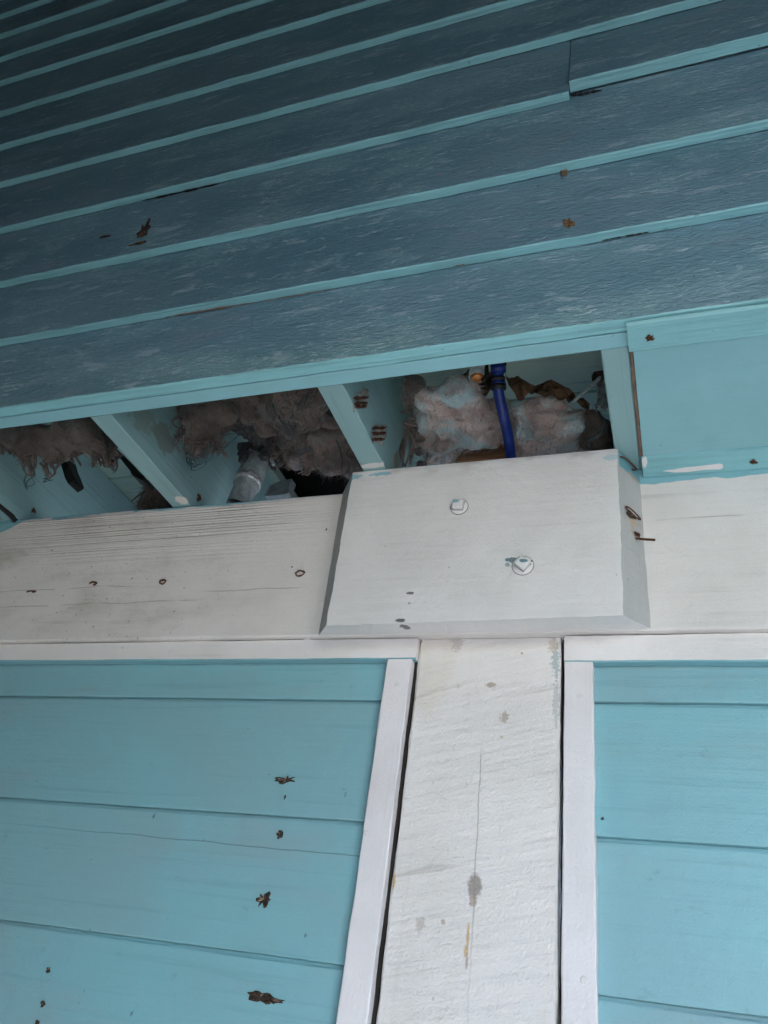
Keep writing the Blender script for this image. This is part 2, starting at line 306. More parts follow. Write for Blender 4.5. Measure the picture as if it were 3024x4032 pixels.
M['vtrim'] = m_white('glossy white trim paint', 'z', (0.80, 0.785, 0.805), 0.1, 0.12, 0.36, peel=0.6)
def bolt_marks(s, c, hs):
    for px, py, r, col in ((1797, 1977, (0.0055, .06, 0.0042), (0.24, 0.43, 0.47)), (2062, 2213, (0.0065, .06, 0.0030), (0.13, 0.24, 0.28)), (2095, 2202, (0.003, .06, 0.002), (0.08, 0.08, 0.09))):
        p = PY(px, py, .939); c = s.mix(s.spot(tuple(p), r, 0.4, 200, 0.15), c, col)
    return c, hs
M['bolt'] = m_white('white painted bolt', 'x', (0.76, 0.765, 0.765), 0.15, 0.05, 0.45, bolt_marks)
M['raw'] = m_plain('raw weathered wood', (0.30, 0.20, 0.15), 0.85, 1, 0.5, vec=(20, 20, 200))
M['scar'] = m_plain('splintered bare wood', (0.075, 0.050, 0.036), 0.9, 260, 0.7, st=0.8)
M['scar_light'] = m_plain('pale splinter', (0.42, 0.34, 0.26), 0.9, 300, 0.5)
M['rust'] = m_plain('rusted steel', (0.14, 0.052, 0.022), 0.85, 300, 0.6, col2=(0.045, 0.022, 0.014), st=0.6)
M['dark'] = m_plain('dark timber and gap shade', (0.022, 0.018, 0.015), 0.95, 30)
M['subfloor'] = m_teal('pale green subfloor paint', 'x', (0.34, 0.46, 0.385), 0.35, 0.3, 0.6)
M['greyrib'] = m_plain('grey plastic', (0.24, 0.29, 0.30), 0.5, 60, 0.35)
M['pipegrey'] = m_plain('grey plastic pipe', (0.27, 0.32, 0.325), 0.45, 90, 0.4, col2=(0.17, 0.20, 0.20))
M['steel'] = m_plain('dull steel', (0.58, 0.60, 0.60), 0.35, 200, 0.4, metal=0.3)
M['blue'] = m_plain('blue plastic pipe', (0.010, 0.030, 0.19), 0.4, 90, 0.4)
M['black'] = m_plain('black rubber and gap shade', (0.012, 0.012, 0.013), 0.6, 120, 0.4)
M['copper'] = m_plain('copper', (0.62, 0.25, 0.09), 0.4, 120, 0.4, metal=0.6)
M['hosefuzz'] = m_plain('dusty black foam', (0.02, 0.022, 0.023), 0.95, 160, 0.6, col2=(0.07, 0.08, 0.08), st=0.9)
M['kraft'] = m_plain('brown kraft paper', (0.20, 0.12, 0.066), 0.85, 60, 0.55, st=0.6)
M['tan'] = m_plain('tan timber', (0.27, 0.145, 0.075), 0.8, 1, 0.5, vec=(14, 14, 120))
M['flake'] = m_plain('peeling pale paint', (0.40, 0.44, 0.44), 0.8, 130, 0.5, st=0.7)
M['blocker'] = m_plain('dark stained roof boards', (0.040, 0.030, 0.024), 0.9, 1, 0.4, vec=(60, 5, 60))  # dark boards of the added, unseen light blockers
M['ground'] = m_plain('pale concrete yard', (0.26, 0.265, 0.265), 0.9, 14, 0.25)
def m_ins(name, a, b, over, oamt):
    s = NT(name); n1 = s.noise((1, 1, 1), 13, 4, 0.6); n2 = s.noise((1, 1, 1), 34, 5, 0.7, dist=2.0)
    c = s.mix(s.ramp(n1, 0.35, 0.65), a, b); c = s.mix(s.ramp(n2, 0.52, 0.68, 0, 0.8), c, tuple(v * 0.3 for v in b))
    c = s.mix(s.math('MULTIPLY', s.ramp(s.noise((1, 1, 1), 15, 5, 0.65, dist=0.8), 0.48, 0.60), oamt), c, over)
    s.bump([(n2, 0.6, 0.008), (s.noise((1, 1, 1), 300, 2), 0.5, 0.002)])
    m = s.done(c, 0.95, 0.1); s.b.inputs['Sheen Weight'].default_value = 0.25; return m
M['ins_dark'] = m_ins('dirty brown insulation', (0.165, 0.132, 0.112), (0.075, 0.060, 0.050), (0.13, 0.135, 0.13), 0.4)
M['ins_soot'] = m_ins('sooty insulation', (0.16, 0.13, 0.112), (0.050, 0.042, 0.037), (0.11, 0.125, 0.125), 0.6)
M['ins_pink'] = m_ins('pink insulation with dust', (0.38, 0.295, 0.25), (0.17, 0.135, 0.115), (0.17, 0.20, 0.205), 0.65)
M['ins_pale'] = m_ins('paint dusted insulation', (0.60, 0.50, 0.46), (0.34, 0.265, 0.235), (0.37, 0.50, 0.52), 0.95)
M['fibre'] = m_plain('brown fibre strands', (0.12, 0.088, 0.075), 0.9, 90)
M['fibre_blue'] = m_plain('paint stiffened strands', (0.06, 0.12, 0.13), 0.8, 90)

# ------------------------------------------------------------------ large structure
def slab(name, x0, x1, y0, y1, z0, z1, mat, parent=None, jit=0.0):
    return obj(name, prism(rect(y0, y1, z0, z1, 0.003), 'x', x0, x1, 0.5, jit), mat, parent)
XL, XR = -2.45, 2.3                                       # ends of what is built of the house front
bm = bmesh.new()
vs_ = [bm.verts.new(p) for p in ((-120, -120, 0), (120, -120, 0), (120, 120, 0), (-120, 120, 0))]; bm.faces.new(vs_)
g = obj('ground', bm, M['ground']); g['kind'] = 'structure'

# upper wall: lapped boards, bottoms proud, each row a board of its own
YW = 0.697; LAP = 0.0148
rows = [0.7555, 0.929, 1.1075, 1.3035, 1.500, 1.687, 1.880, 2.081, 2.260, 2.449, 2.633, 2.82, 3.01, 3.20]
uw = thing('upper_wall', 'upper teal lap-sided wall of mildewed boards above the open soffit', 'wall', (0, YW, CZ + rows[0]))
def clapboard(k, x0, x1, lift=0.0, gap=0.0015, out=0.0):
    zb = CZ + rows[k] + lift; zt = CZ + rows[k + 1] + 0.022; h = rows[k + 1] - rows[k]
    yt = YW + LAP + gap + 0.022 * LAP / h
    def fn(s, i, a, b):
        if i == 3: a += 0.0025 * max(0, n3((s * 2.3, k * 7.7, 4)) + 0.05)      # uneven gap behind the lap above
        return a, b
    prof = [(YW + LAP - (0.0006 if k else -0.0050), zb), (YW + 0.0014 - out, zb - 0.0003), (YW - out, zb + 0.0016), (yt, zt), (yt + 0.012, zt), (YW + LAP + 0.016, zb + 0.012), (YW + LAP + (0.003 if k else 0.006), zb + 0.012)]
    return obj('siding_board', prism(prof, 'x', x0, x1, 0.010, 0.0009, 18, k * 4.4 + x0, mi=[1, 1, 0, 0, 0, 0, 0]), [M['weathered'], M['lap']], uw)
for k in range(len(rows) - 1):
    if k == 3:
        xb = -0.0950
        clapboard(k, XL, xb - 0.0006); clapboard(k, xb + 0.0006, XR, 0.022, 0.003, 0.005)
    else: clapboard(k, XL, XR)
obj('sheathing', prism(rect(YW + 0.035, YW + 0.06, CZ + 0.995, CZ + 3.3), 'x', XL, XR, 1), M['dark'], uw)

# rim board under the wall, flush with the joists
ZJ = CZ + 0.7555
rim = obj('rim_board', prism(rect(YW + 0.0222, 0.7435, ZJ - 0.0004, CZ + 0.990, 0.001), 'x', XL, XR, 0.03, 0.0006, 8, 3), M['soffit'])
tag(rim, 'narrow teal rim board running under the bottom of the upper wall', 'board')
# joists 16 inches apart
JX = [-1.2575, -0.8565, -0.4555, -0.0590, 0.342, 0.743, 1.144, -1.658, -2.06]
JL = {0: 'teal floor joist over the stained far end of the beam', 1: 'teal floor joist beside the grey pipe coupling, over the bare beam',
      2: 'teal floor joist with rusty torn patches, ending on the thick white block', 3: 'teal floor joist at the edge of the closed soffit panel'}
joists = []
for i, x in enumerate(JX):
    wd = 0.0345 if i == 3 else 0.0392
    if i < 4:
        o = obj('floor_joist', prism(rect(x, x + wd, ZJ, CZ + 0.990, 0.0018), 'y', 0.7440, 1.55, 0.02, 0.0006, 9, i * 9.1), M['joist'])
        tag(o, JL[i], 'joist', 'floor joists over the beam'); joists.append(o)
# subfloor planks seen between the joists
sf = thing('subfloor', 'pale green painted plank subfloor glimpsed above the insulation', 'floor', (0, 1.1, CZ + 0.99))
yy = 0.750
for i, wdt in enumerate((0.02, 0.155, 0.150, 0.11, 0.115, 0.12, 0.13, 0.14)):
    x0, x1 = (XL, XR)
    if i >= 4: 
        obj('plank', prism(rect(yy + 0.001, yy + wdt - 0.002, CZ + 0.9915, CZ + 1.012, 0.002), 'x', XL, -0.80, 0.1, 0.0008, 7, i), M['subfloor'], sf)
        x0 = -0.44
    obj('plank', prism(rect(yy + 0.001, yy + wdt - 0.002, CZ + 0.9915, CZ + 1.012, 0.002), 'x', x0, x1, 0.1, 0.0008, 7, i + 3), M['subfloor'], sf)
    yy += wdt
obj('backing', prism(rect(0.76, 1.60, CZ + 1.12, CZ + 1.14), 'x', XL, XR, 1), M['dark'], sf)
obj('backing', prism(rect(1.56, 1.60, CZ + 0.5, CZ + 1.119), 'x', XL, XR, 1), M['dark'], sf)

# header beam
beam = thing('header_beam', 'long white painted header beam with rusty staples under the joists', 'beam', (0, 1.0, CZ + 0.487))
obj('beam_timber', prism(rect(1.000, 1.09, CZ + 0.4868, ZJ - 0.0008, 0.0022), 'x', XL, XR, 0.02, 0.0008, 8, 1.2), M['beam'], beam)
# bolster block with sloping ends
blk = thing('bolster_block', 'thick white block with sloping ends and two bolt heads over the post', 'block', (-0.27, 0.99, CZ + 0.478))
def blockmesh():
    bm = bmesh.new(); zt = ZJ - 0.0012
    F = [(-0.4685, 0.4755), (-0.0540, 0.4820), (-0.0545, None), (-0.4735, None)]; B = [(-0.5075, 0.4878), (-0.0215, 0.4893), (-0.0262, None), (-0.5140, None)]
    NX, NZ = 64, 44
    def corner(Q, u, v):
        zb = (Q[0][1] * (1 - u) + Q[1][1] * u) + CZ
        xl = Q[0][0] * (1 - v) + Q[3][0] * v; xr = Q[1][0] * (1 - v) + Q[2][0] * v
        return xl + (xr - xl) * u, zb + (zt - zb) * v
    front = [[None] * (NZ + 1) for _ in range(NX + 1)]; back = [[None] * (NZ + 1) for _ in range(NX + 1)]
    for i in range(NX + 1):
        for j in range(NZ + 1):
            u, v = i / NX, j / NZ; x, z = corner(F, u, v); e = 0.0016 * n3((x * 26, z * 26, 1)) + 0.0009 * n3((x * 110, z * 110, 1)); edge = (i in (0, NX)) or (j in (0, NZ))
            front[i][j] = bm.verts.new((x + (e if edge else 0), 0.945 + 0.0005 * n3((x * 14, z * 14, 3)) + (0.0004 if edge else 0), z + (e if edge and j != NZ else 0)))
    for i in range(NX):
        for j in range(NZ): bm.faces.new((front[i][j], front[i + 1][j], front[i + 1][j + 1], front[i][j + 1])).smooth = True
    for f in bm.faces: f.smooth = False
    ringf = [front[i][0] for i in range(NX + 1)] + [front[NX][j] for j in range(1, NZ + 1)] + [front[i][NZ] for i in range(NX - 1, -1, -1)] + [front[0][j] for j in range(NZ - 1, 0, -1)]
    ringf = [bm.verts.new(v.co) for v in ringf]
    uv = [(i / NX, 0) for i in range(NX + 1)] + [(1, j / NZ) for j in range(1, NZ + 1)] + [(i / NX, 1) for i in range(NX - 1, -1, -1)] + [(0, j / NZ) for j in range(NZ - 1, 0, -1)]
    ringb = []
    for u, v in uv:
        x, z = corner(B, u, v); e = 0.0012 * n3((x * 25, z * 25, 8)); ringb.append(bm.verts.new((x + e, 1.003, z + (e if v < 1 else 0))))
    m = len(ringf)
    for k in range(m):
        f = bm.faces.new((ringf[k], ringb[k], ringb[(k + 1) % m], ringf[(k + 1) % m]))
        if uv[k][0] == uv[(k + 1) % m][0]: f.material_index = 1          # sloping ends: their shade is put into a darker white
    bm.faces.new(ringb[::-1]); return bm
obj('block_timber', blockmesh(), [M['block'], M['bevel_shade']], blk)

# post
post = obj('post', prism(rect(-0.3478, -0.1432, 1.018, 1.19, 0.003), 'z', 0, CZ + 0.4862, 0.008, 0.0016, 14, 6), M['post'])
tag(post, 'rough white post with a grey knot, standing under the thick block', 'post')
# wall panels either side of the post
def panel(label, xs, trim_z, vx, seed, label_rows, gx):
    p = thing('wall_panel', label, 'wall panel', ((xs[0] + xs[1]) / 2, 1.028, 0))
    zs = [0.52] + label_rows
    while zs[-1] > -1.55: zs.append(zs[-1] - 0.166 + random.uniform(-0.002, 0.002))
    for k in range(len(zs) - 1):
        zt, zb = CZ + zs[k], max(0.003, CZ + zs[k + 1])
        # rebated board: the lower front edge is eased, leaving a narrow groove with the board below
        prof = [(1.0335, zb + 0.0020), (1.0288, zb + 0.0030), (1.0280, zb + 0.0050), (1.0280, zt - 0.0042), (1.0288, zt - 0.0022), (1.0345, zt - 0.0016), (1.0350, zt + 0.008), (1.046, zt + 0.008), (1.046, zb + 0.0100), (1.0340, zb + 0.0100)]
        obj('siding_board', prism(prof, 'x', xs[0], xs[1], 0.02, 0.0006, 9, seed + k * 3.3), M['siding'], p)
    obj('backing', prism(rect(1.0465, 1.07, 0, CZ + 0.486), 'x', xs[0], xs[1], 1), M['dark'], p)
    obj('post_gap_shade', prism(rect(gx[0], gx[1], 1.0235, 1.06, 0.0005), 'z', 0, CZ + 0.4855, 0.03, 0.0006, 20, seed), M['dark'], p)  # near-black strip stands in for the shade inside the gap
    obj('top_trim', prism(rect(1.010, 1.0277, CZ + trim_z, CZ + 0.4856, 0.0015), 'x', xs[2], xs[3], 0.008, 0.0008, 14, seed), [M['trim'], M['siding']], p)
    obj('side_trim', prism(rect(vx[0], vx[1], 1.0095, 1.0277, 0.0014), 'z', 0, CZ + trim_z - 0.0008, 0.008, 0.0011, 14, seed + 2), M['vtrim'], p)
    return p
random.seed(4)
pl = panel('teal board wall panel with splintered scars and white trim beside the post', (XL, -0.362, XL, -0.3490), 0.4525, (-0.3925, -0.3545), 11, [0.3935, 0.2250, 0.0575], (-0.3615, -0.3500))
pr = panel('smooth teal board wall panel with white trim below the closed soffit', (-0.1280, XR, -0.1375, XR), 0.4470, (-0.1375, -0.0995), 23, [0.3955, 0.2260, 0.0615], (-0.1410, -0.1285))
# teal undersides of the two top trims: brushed over with the wall colour
for p in (pl, pr):
    for ch in p.children:
        if ch.name.startswith('top_trim'):
            for f in ch.data.polygons:
                if f.normal.z < -0.3: f.material_index = 1

# closed soffit panel on the right
sp = thing('soffit_panel', 'flat teal soffit panel closing the bay beside the open cavity', 'soffit', (0.6, 0.85, ZJ))
obj('panel', prism(rect(0.7485, 0.998, ZJ - 0.0045, ZJ + 0.012, 0.001), 'x', -0.0195, XR, 0.05, 0.0005, 6, 2), M['soffit'], sp)
obj('edge_trim', prism(rect(YW + 0.003, 0.7480, ZJ - 0.0078, ZJ - 0.0012, 0.0022), 'x', -0.0245, XR, 0.015, 0.0009, 13, 5), M['rough_teal'], sp)
obj('corner_trim', prism([(0.9655, ZJ - 0.0040), (0.9665, ZJ - 0.0065), (0.9990, ZJ - 0.0185), (0.9995, ZJ - 0.0040)], 'x', -0.0215, XR, 0.015, 0.0010, 11, 8), M['corner'], sp)
obj('raw_edge', prism(rect(-0.0243, -0.0198, ZJ - 0.0022, ZJ + 0.008, 0.0006), 'y', 0.750, 0.968, 0.008, 0.0009, 40, 8), M['raw'], sp)

# ------------------------------------------------------------------ unseen boards added to block daylight: overhead slope, both ends, gapped front
rf = thing('overhead_blocker', 'unseen dark boarded slope added overhead to shade the wall', 'blocker', (0, -0.3, CZ + 2))
RY0, RZ0, RY1, RZ1 = 0.690, CZ + 3.02, -0.62, CZ + 0.80
nb = 14
for i in range(nb):
    a, b = i / nb, (i + 1) / nb - 0.002
    ya, za, yb, zb = RY0 + (RY1 - RY0) * a, RZ0 + (RZ1 - RZ0) * a, RY0 + (RY1 - RY0) * b, RZ0 + (RZ1 - RZ0) * b
    obj('blocker_board', prism([(ya, za), (yb, zb), (yb + 0.012, zb + 0.02), (ya + 0.012, za + 0.02)], 'x', XL - 0.1, XR + 0.6, 1), M['blocker'], rf)
obj('blocker_deck', prism([(RY0 + 0.02, RZ0 + 0.03), (RY1, RZ1 + 0.03), (RY1, RZ1 + 0.05), (RY0 + 0.02, RZ0 + 0.05)], 'x', XL - 0.1, XR + 0.6, 1), M['blocker'], rf)
ew = thing('end_blocker', 'unseen dark boarded screen added at the far side to block light', 'wall', (XL, 0, 0))  # added out of view to keep light off the left side
for i in range(9):
    y0 = -0.62 + i * 0.19
    obj('board', prism(rect(XL - 0.03, XL - 0.004, y0, y0 + 0.187, 0.002), 'z', 0, min(CZ + 3.1, RZ1 + (y0 - RY1) / (RY0 - RY1) * (RZ0 - RZ1)), 1), M['blocker'], ew)

fw = thing('front_blocker', 'unseen dark boarded screen added behind the viewer with a wide gap for daylight', 'wall', (-1.1, -0.62, 0))  # added out of view; its opening shapes the incoming daylight
for i in list(range(13)) + list(range(21, 28)):
    x0 = XL + i * 0.19
    obj('board', prism(rect(x0, x0 + 0.187, -0.65, -0.626, 0.002), 'z', 0, RZ1 - 0.02, 1), M['blocker'], fw)

gw = thing('end_blocker', 'unseen dark boarded screen added beyond the closed soffit to block light', 'wall', (XR + 0.55, 0, 0))  # added out of view to stop light from the right end
for i in range(9):
    y0 = -0.62 + i * 0.19
    obj('board', prism(rect(XR + 0.52, XR + 0.545, y0, y0 + 0.187, 0.002), 'z', 0, RZ1 + (y0 - RY1) / (RY0 - RY1) * (RZ0 - RZ1), 1), M['blocker'], gw)

# ------------------------------------------------------------------ things inside the open cavity
def dist(p): return (Vector(p) - Vector((0, 0, CZ))).length
def lumps_mesh(name, lumps, voxel=0.0055, amp=0.010, seed=0.0):
    bm = bmesh.new()
    for px, py, y, rp in lumps:
        c = PY(px, py, y); r = rp * dist(c) / FPX * 1.08
        ret = bmesh.ops.create_icosphere(bm, subdivisions=2, radius=r, matrix=Matrix.Translation(c))
        for v in ret['verts']: v.co += (v.co - c) * (0.45 * n3(v.co, 17) + 0.16)
    me = bpy.data.meshes.new(name); bm.to_mesh(me); bm.free()
    o = bpy.data.objects.new(name, me); C.objects.link(o)
    md = o.modifiers.new('r', 'REMESH'); md.mode = 'VOXEL'; md.voxel_size = voxel
    dg = bpy.context.evaluated_depsgraph_get(); me2 = bpy.data.meshes.new_from_object(o.evaluated_get(dg))
    bpy.data.objects.remove(o); bpy.data.meshes.remove(me); me2.name = name
    b2 = bmesh.new(); b2.from_mesh(me2)
    for _ in range(9): bmesh.ops.smooth_vert(b2, verts=b2.verts[:], factor=0.5, use_axis_x=True, use_axis_y=True, use_axis_z=True)
    b2.to_mesh(me2); b2.free(); me2.update()
    nrm = [v.normal.copy() for v in me2.vertices]
    for v, n in zip(me2.vertices, nrm):
        p = v.co + Vector((seed, 0, 0))
        t = noise.turbulence(p * 15, 3, False) - 0.5
        ridge = 1 - abs(n3(p + Vector((n3(p, 20), 0, 0)) * 0.03, 26)) * 2.2
        v.co = v.co + n * (amp * 1.1 * t + amp * 0.45 * ridge - amp * 0.2) + Vector((n3(p, 60), n3(p + Vector((9, 0, 0)), 60), n3(p + Vector((0, 9, 0)), 60))) * 0.0012
    for f in me2.polygons: f.use_smooth = True
    return me2
def fuzz(me, n, seed, L=(0.005, 0.016), rad=0.00026):
    rnd = random.Random(seed); vs = me.vertices; V = []; Fc = []
    for i in range(n):
        v = vs[rnd.randrange(len(vs))]; nn = v.normal
        if nn.y > 0.4 or nn.z > 0.75: continue
        p = v.co - nn * 0.002; l = rnd.uniform(*L) * (1.0 if rnd.random() < 0.93 else 2.2)
        fl = Vector((n3(p, 22), n3(p + Vector((4, 0, 0)), 22), n3(p + Vector((0, 4, 0)), 22) - 0.25))     # neighbouring fibres lie the same way
        d = (nn * 0.45 + fl * 1.6 + Vector((rnd.gauss(0, .35), rnd.gauss(0, .35), rnd.gauss(0, .35)))).normalized(); k = Vector((rnd.gauss(0, 1), rnd.gauss(0, 1), rnd.gauss(-0.3, 1))) * 0.3
        a = d.cross(Vector((0.3, 0.8, 0.5))).normalized(); b = d.cross(a); base = len(V)
        for s in range(4):
            r = rad * (1, .95, .8, .35)[s]
            for q in (a, b * .87 - a * .5, b * -.87 - a * .5): V.append(p + q * r)
            p = p + d * (l / 3); d = (d + k).normalized()
        for s in range(3):
            for q in range(3): Fc.append((base + s * 3 + q, base + s * 3 + (q + 1) % 3, base + s * 3 + 3 + (q + 1) % 3, base + s * 3 + 3 + q))
    m = bpy.data.meshes.new('fibre'); m.from_pydata([tuple(v) for v in V], [], Fc); m.update(); return m
def strands(tails, seed, spread=0.006):
    rnd = random.Random(seed); bm = bmesh.new()
    for pts, y, n, r in tails:
        base = [PY(px, py, y) for px, py in pts]
        for i in range(n):
            q = [b + Vector((rnd.gauss(0, spread), rnd.gauss(0, spread), rnd.gauss(0, spread * 0.6))) * (1.2 if j < len(base) - 1 else 0.7) for j, b in enumerate(base)]
            sp_ = spline(q, 5); m = len(sp_)
            tube_into(bm, sp_, [r * (1 - 0.75 * (j / (m - 1)) ** 1.5) for j in range(m)], 5, 0, True)
    return bm
def insulation(label, lumps, mat, nf, seed, tails=(), loops=(), amp=0.010, fibre='fibre', parent_loc=None):
    c = sum((PY(a, b, y) for a, b, y, r in lumps), Vector()) / len(lumps)
    t = thing('insulation_batt', label, 'insulation', c, 'loose insulation between the joists')
    me = lumps_mesh('fill', lumps, amp=amp, seed=seed); obj('fill', me, mat, t)
    f = obj('fibre', fuzz(me, nf * 7, seed), mat, t); f['kind'] = 'stuff'
    for i, tl in enumerate(tails): obj('hanging_tuft', strands([tl], seed + 5 + i), mat, t)
    for i, tl in enumerate(loops): obj('hanging_thread', strands([tl], seed + 9 + i, 0.004), M['fibre_blue'], t)
    return t
def polyslab(pts, y, th, jit=0.0, seed=0, tilt=0.0, sub=3, crump=0.0):
    """an irregular flat piece: outline on a plane y = const, leaning by tilt (dy per dz), with real thickness"""
    P = [PY(a, b, y) for a, b in pts]; zc = sum(p.z for p in P) / len(P); bm = bmesh.new(); out = []
    for i in range(len(P)):
        a, b = P[i], P[(i + 1) % len(P)]
        for k in range(sub):
            q = a.lerp(b, k / sub)
            out.append(q + Vector((n3(q, 90 + seed), 0, n3(q + Vector((3, 0, 0)), 90 + seed))) * jit)
    fr = [bm.verts.new((q.x, q.y + (q.z - zc) * tilt + crump * n3(q, 60), q.z)) for q in out]
    bk = [bm.verts.new((q.x, q.y + (q.z - zc) * tilt + crump * n3(q, 60) + th, q.z)) for q in out]
    bm.faces.new(fr); bm.faces.new(bk[::-1]); n = len(fr)
    for i in range(n): bm.faces.new((fr[i], fr[(i + 1) % n], bk[(i + 1) % n], bk[i]))
    bmesh.ops.triangulate(bm, faces=[f for f in bm.faces if len(f.verts) > 4])
    bmesh.ops.recalc_face_normals(bm, faces=bm.faces); return bm

# bay over the far end of the beam
insulation('dirty brown insulation drooping in rags over the far end of the beam',
    [(-30, 1690, .84, 70), (60, 1712, .84, 62), (130, 1735, .85, 66), (105, 1785, .86, 36), (103, 1818, .865, 24), (200, 1735, .86, 66), (232, 1765, .87, 50), (192, 1795, .87, 34), (195, 1815, .87, 22), (275, 1712, .86, 64), (290, 1750, .88, 38), (335, 1690, .86, 60), (372, 1735, .88, 46), (398, 1768, .89, 38), (420, 1792, .90, 28), (430, 1745, .92, 40), (380, 1690, .9, 60)],
    M['ins_dark'], 900, 3,
    tails=[([(103, 1820), (106, 1848), (112, 1872)], .865, 5, .0035), ([(194, 1812), (186, 1850), (192, 1880)], .87, 4, .0035), ([(376, 1782), (374, 1812), (367, 1832)], .89, 5, .0035), ([(425, 1795), (432, 1820), (440, 1845)], .90, 6, .0035), ([(395, 1785), (392, 1815), (386, 1826)], .89, 4, .003), ([(450, 1780), (452, 1812), (456, 1828)], .90, 4, .003), ([(230, 1800), (222, 1830), (212, 1850)], .87, 3, .003), ([(60, 1760), (70, 1790), (84, 1812)], .85, 5, .004), ([(140, 1790), (135, 1812), (128, 1838)], .86, 5, .003), ([(300, 1780), (292, 1800), (296, 1822)], .88, 4, .003), ([(20, 1740), (14, 1765), (22, 1790)], .84, 4, .003)],
    loops=[([(112, 1866), (94, 1888), (98, 1914), (114, 1900), (112, 1868)], .866, 2, .0012), ([(186, 1870), (182, 1885), (205, 1890)], .87, 3, .0012), ([(448, 1835), (452, 1868)], .90, 2, .001), ([(368, 1825), (362, 1838)], .89, 2, .001)])
insulation('small brown scrap of insulation tucked behind a joist on the beam',
    [(600, 1925, 1.05, 36), (615, 1965, 1.06, 50), (655, 1985, 1.07, 50), (585, 1990, 1.06, 40)], M['ins_dark'], 260, 31, tails=[([(580, 1940), (560, 1962), (535, 1985)], 1.04, 5, .003)])
o = obj('gap_shade', polyslab([(232, 1800), (262, 1795), (294, 1885), (288, 1893), (268, 1906), (255, 1880)], 0.955, 0.03, 0.0015, 2), M['black']); tag(o, 'short black piece standing in for a dark hole below the brown rags of insulation', 'dark_gap')  # black sheet painted in for a dark hole
o = obj('gap_shade', polyslab([(455, 1765), (490, 1795), (575, 1885), (565, 1893), (520, 1868), (494, 1828), (470, 1800)], 0.985, 0.03, 0.002, 4), M['black']); tag(o, 'black jagged piece standing in for the dark gap along the joist beside the brown insulation', 'dark_gap')  # black sheet in place of the dark gap beside the joist
bm = bmesh.new(); tube_into(bm, spline([PZ(-60, 1935, .758), PZ(0, 1990, .7565), PZ(45, 2030, .7550), PZ(66, 2056, .7535)], 5), 0.0062, 8)
tag(obj('gap_rod', bm, M['black']), 'black rod standing in for the dark gap along the joist at the stained end of the beam', 'gap_rod')  # black rod drawn where the joist edge only has a dark gap

# middle bay
insulation('tangled brown insulation with claw-like strands beside the dark hose',
    [(735, 1612, .85, 48), (742, 1655, .86, 46), (760, 1695, .88, 42), (800, 1640, .87, 60), (835, 1690, .90, 46), (862, 1728, .93, 26), (775, 1735, .90, 30), (815, 1735, .91, 26), (860, 1620, .87, 60), (880, 1670, .92, 36)],
    M['ins_dark'], 700, 8,
    tails=[([(722, 1670), (708, 1710), (697, 1745)], .88, 4, .0028), ([(735, 1705), (722, 1740), (714, 1782)], .89, 4, .0028), ([(775, 1740), (760, 1775), (752, 1800)], .90, 7, .0040), ([(815, 1745), (800, 1778), (790, 1800)], .91, 6, .0036), ([(865, 1738), (858, 1765), (880, 1770)], .93, 5, .0036), ([(795, 1740), (782, 1770), (775, 1808)], .90, 6, .0032), ([(838, 1735), (828, 1765), (818, 1790)], .92, 5, .003), ([(712, 1640), (704, 1670), (706, 1700)], .87, 4, .0025)],
    loops=[([(745, 1770), (742, 1810), (765, 1832), (800, 1822), (830, 1780), (838, 1752)], .90, 4, .0011), ([(755, 1790), (775, 1815), (800, 1800), (815, 1770)], .90, 4, .0010), ([(850, 1780), (890, 1745), (935, 1705)], .95, 3, .0012), ([(756, 1800), (762, 1828), (760, 1845)], .90, 2, .0010)])
insulation('dark sooty insulation heaped along the top of the middle bay',
    [(950, 1570, .88, 60), (1010, 1585, .89, 66), (1080, 1580, .89, 72), (1160, 1570, .89, 72), (1230, 1560, .89, 72), (985, 1640, .95, 40), (1055, 1650, .95, 62), (1140, 1655, .95, 66), (1230, 1640, .95, 66), (1310, 1640, .97, 58), (1110, 1720, 1.02, 50), (1050, 1700, 1.03, 46), (1180, 1735, 1.03, 50)],
    M['ins_soot'], 1100, 12, tails=[([(1060, 1730), (1062, 1765), (1055, 1800)], 1.02, 6, .004), ([(1090, 1770), (1085, 1800), (1080, 1850)], 1.06, 8, .006)],
    loops=[([(1110, 1590), (1105, 1650), (1130, 1690), (1165, 1715)], .90, 2, .0009), ([(1060, 1565), (1075, 1620), (1098, 1640)], .88, 3, .0008), ([(1200, 1560), (1190, 1600), (1170, 1625)], .87, 3, .0008)], amp=0.013)
insulation('rounded dusty pink insulation lump above the dark gap in the beam top',
    [(1260, 1730, 1.02, 54), (1330, 1720, 1.03, 60), (1225, 1800, 1.07, 44), (1290, 1800, 1.05, 62), (1360, 1800, 1.07, 60), (1400, 1850, 1.10, 50), (1320, 1848, 1.08, 34), (1170, 1800, 1.09, 42), (1115, 1780, 1.09, 40)],
    M['ins_pink'], 800, 14, tails=[([(1210, 1830), (1200, 1860), (1190, 1868)], 1.08, 5, .003)],
    loops=[([(1308, 1745), (1350, 1790), (1352, 1830), (1335, 1870)], 1.0, 1, .0012)], amp=0.012)
hz = thing('foam_hose', 'dusty black foam covered hose hanging above the grey pipe coupling', 'hose', PY(960, 1690, 1.0))
hp = spline([PY(880, 1600, .95), PY(905, 1640, .96), PY(965, 1690, .98), PY(1030, 1735, 1.01), PY(1050, 1790, 1.05)], 10)
bm = bmesh.new(); tube_into(bm, hp, [0.0165 + 0.002 * math.sin(i * 2.1) for i in range(len(hp))], 14)
for v in bm.verts: v.co += Vector((n3(v.co, 80), n3(v.co + Vector((5, 0, 0)), 80), n3(v.co + Vector((0, 5, 0)), 80))) * 0.006
obj('sleeve', bm, M['hosefuzz'], hz)
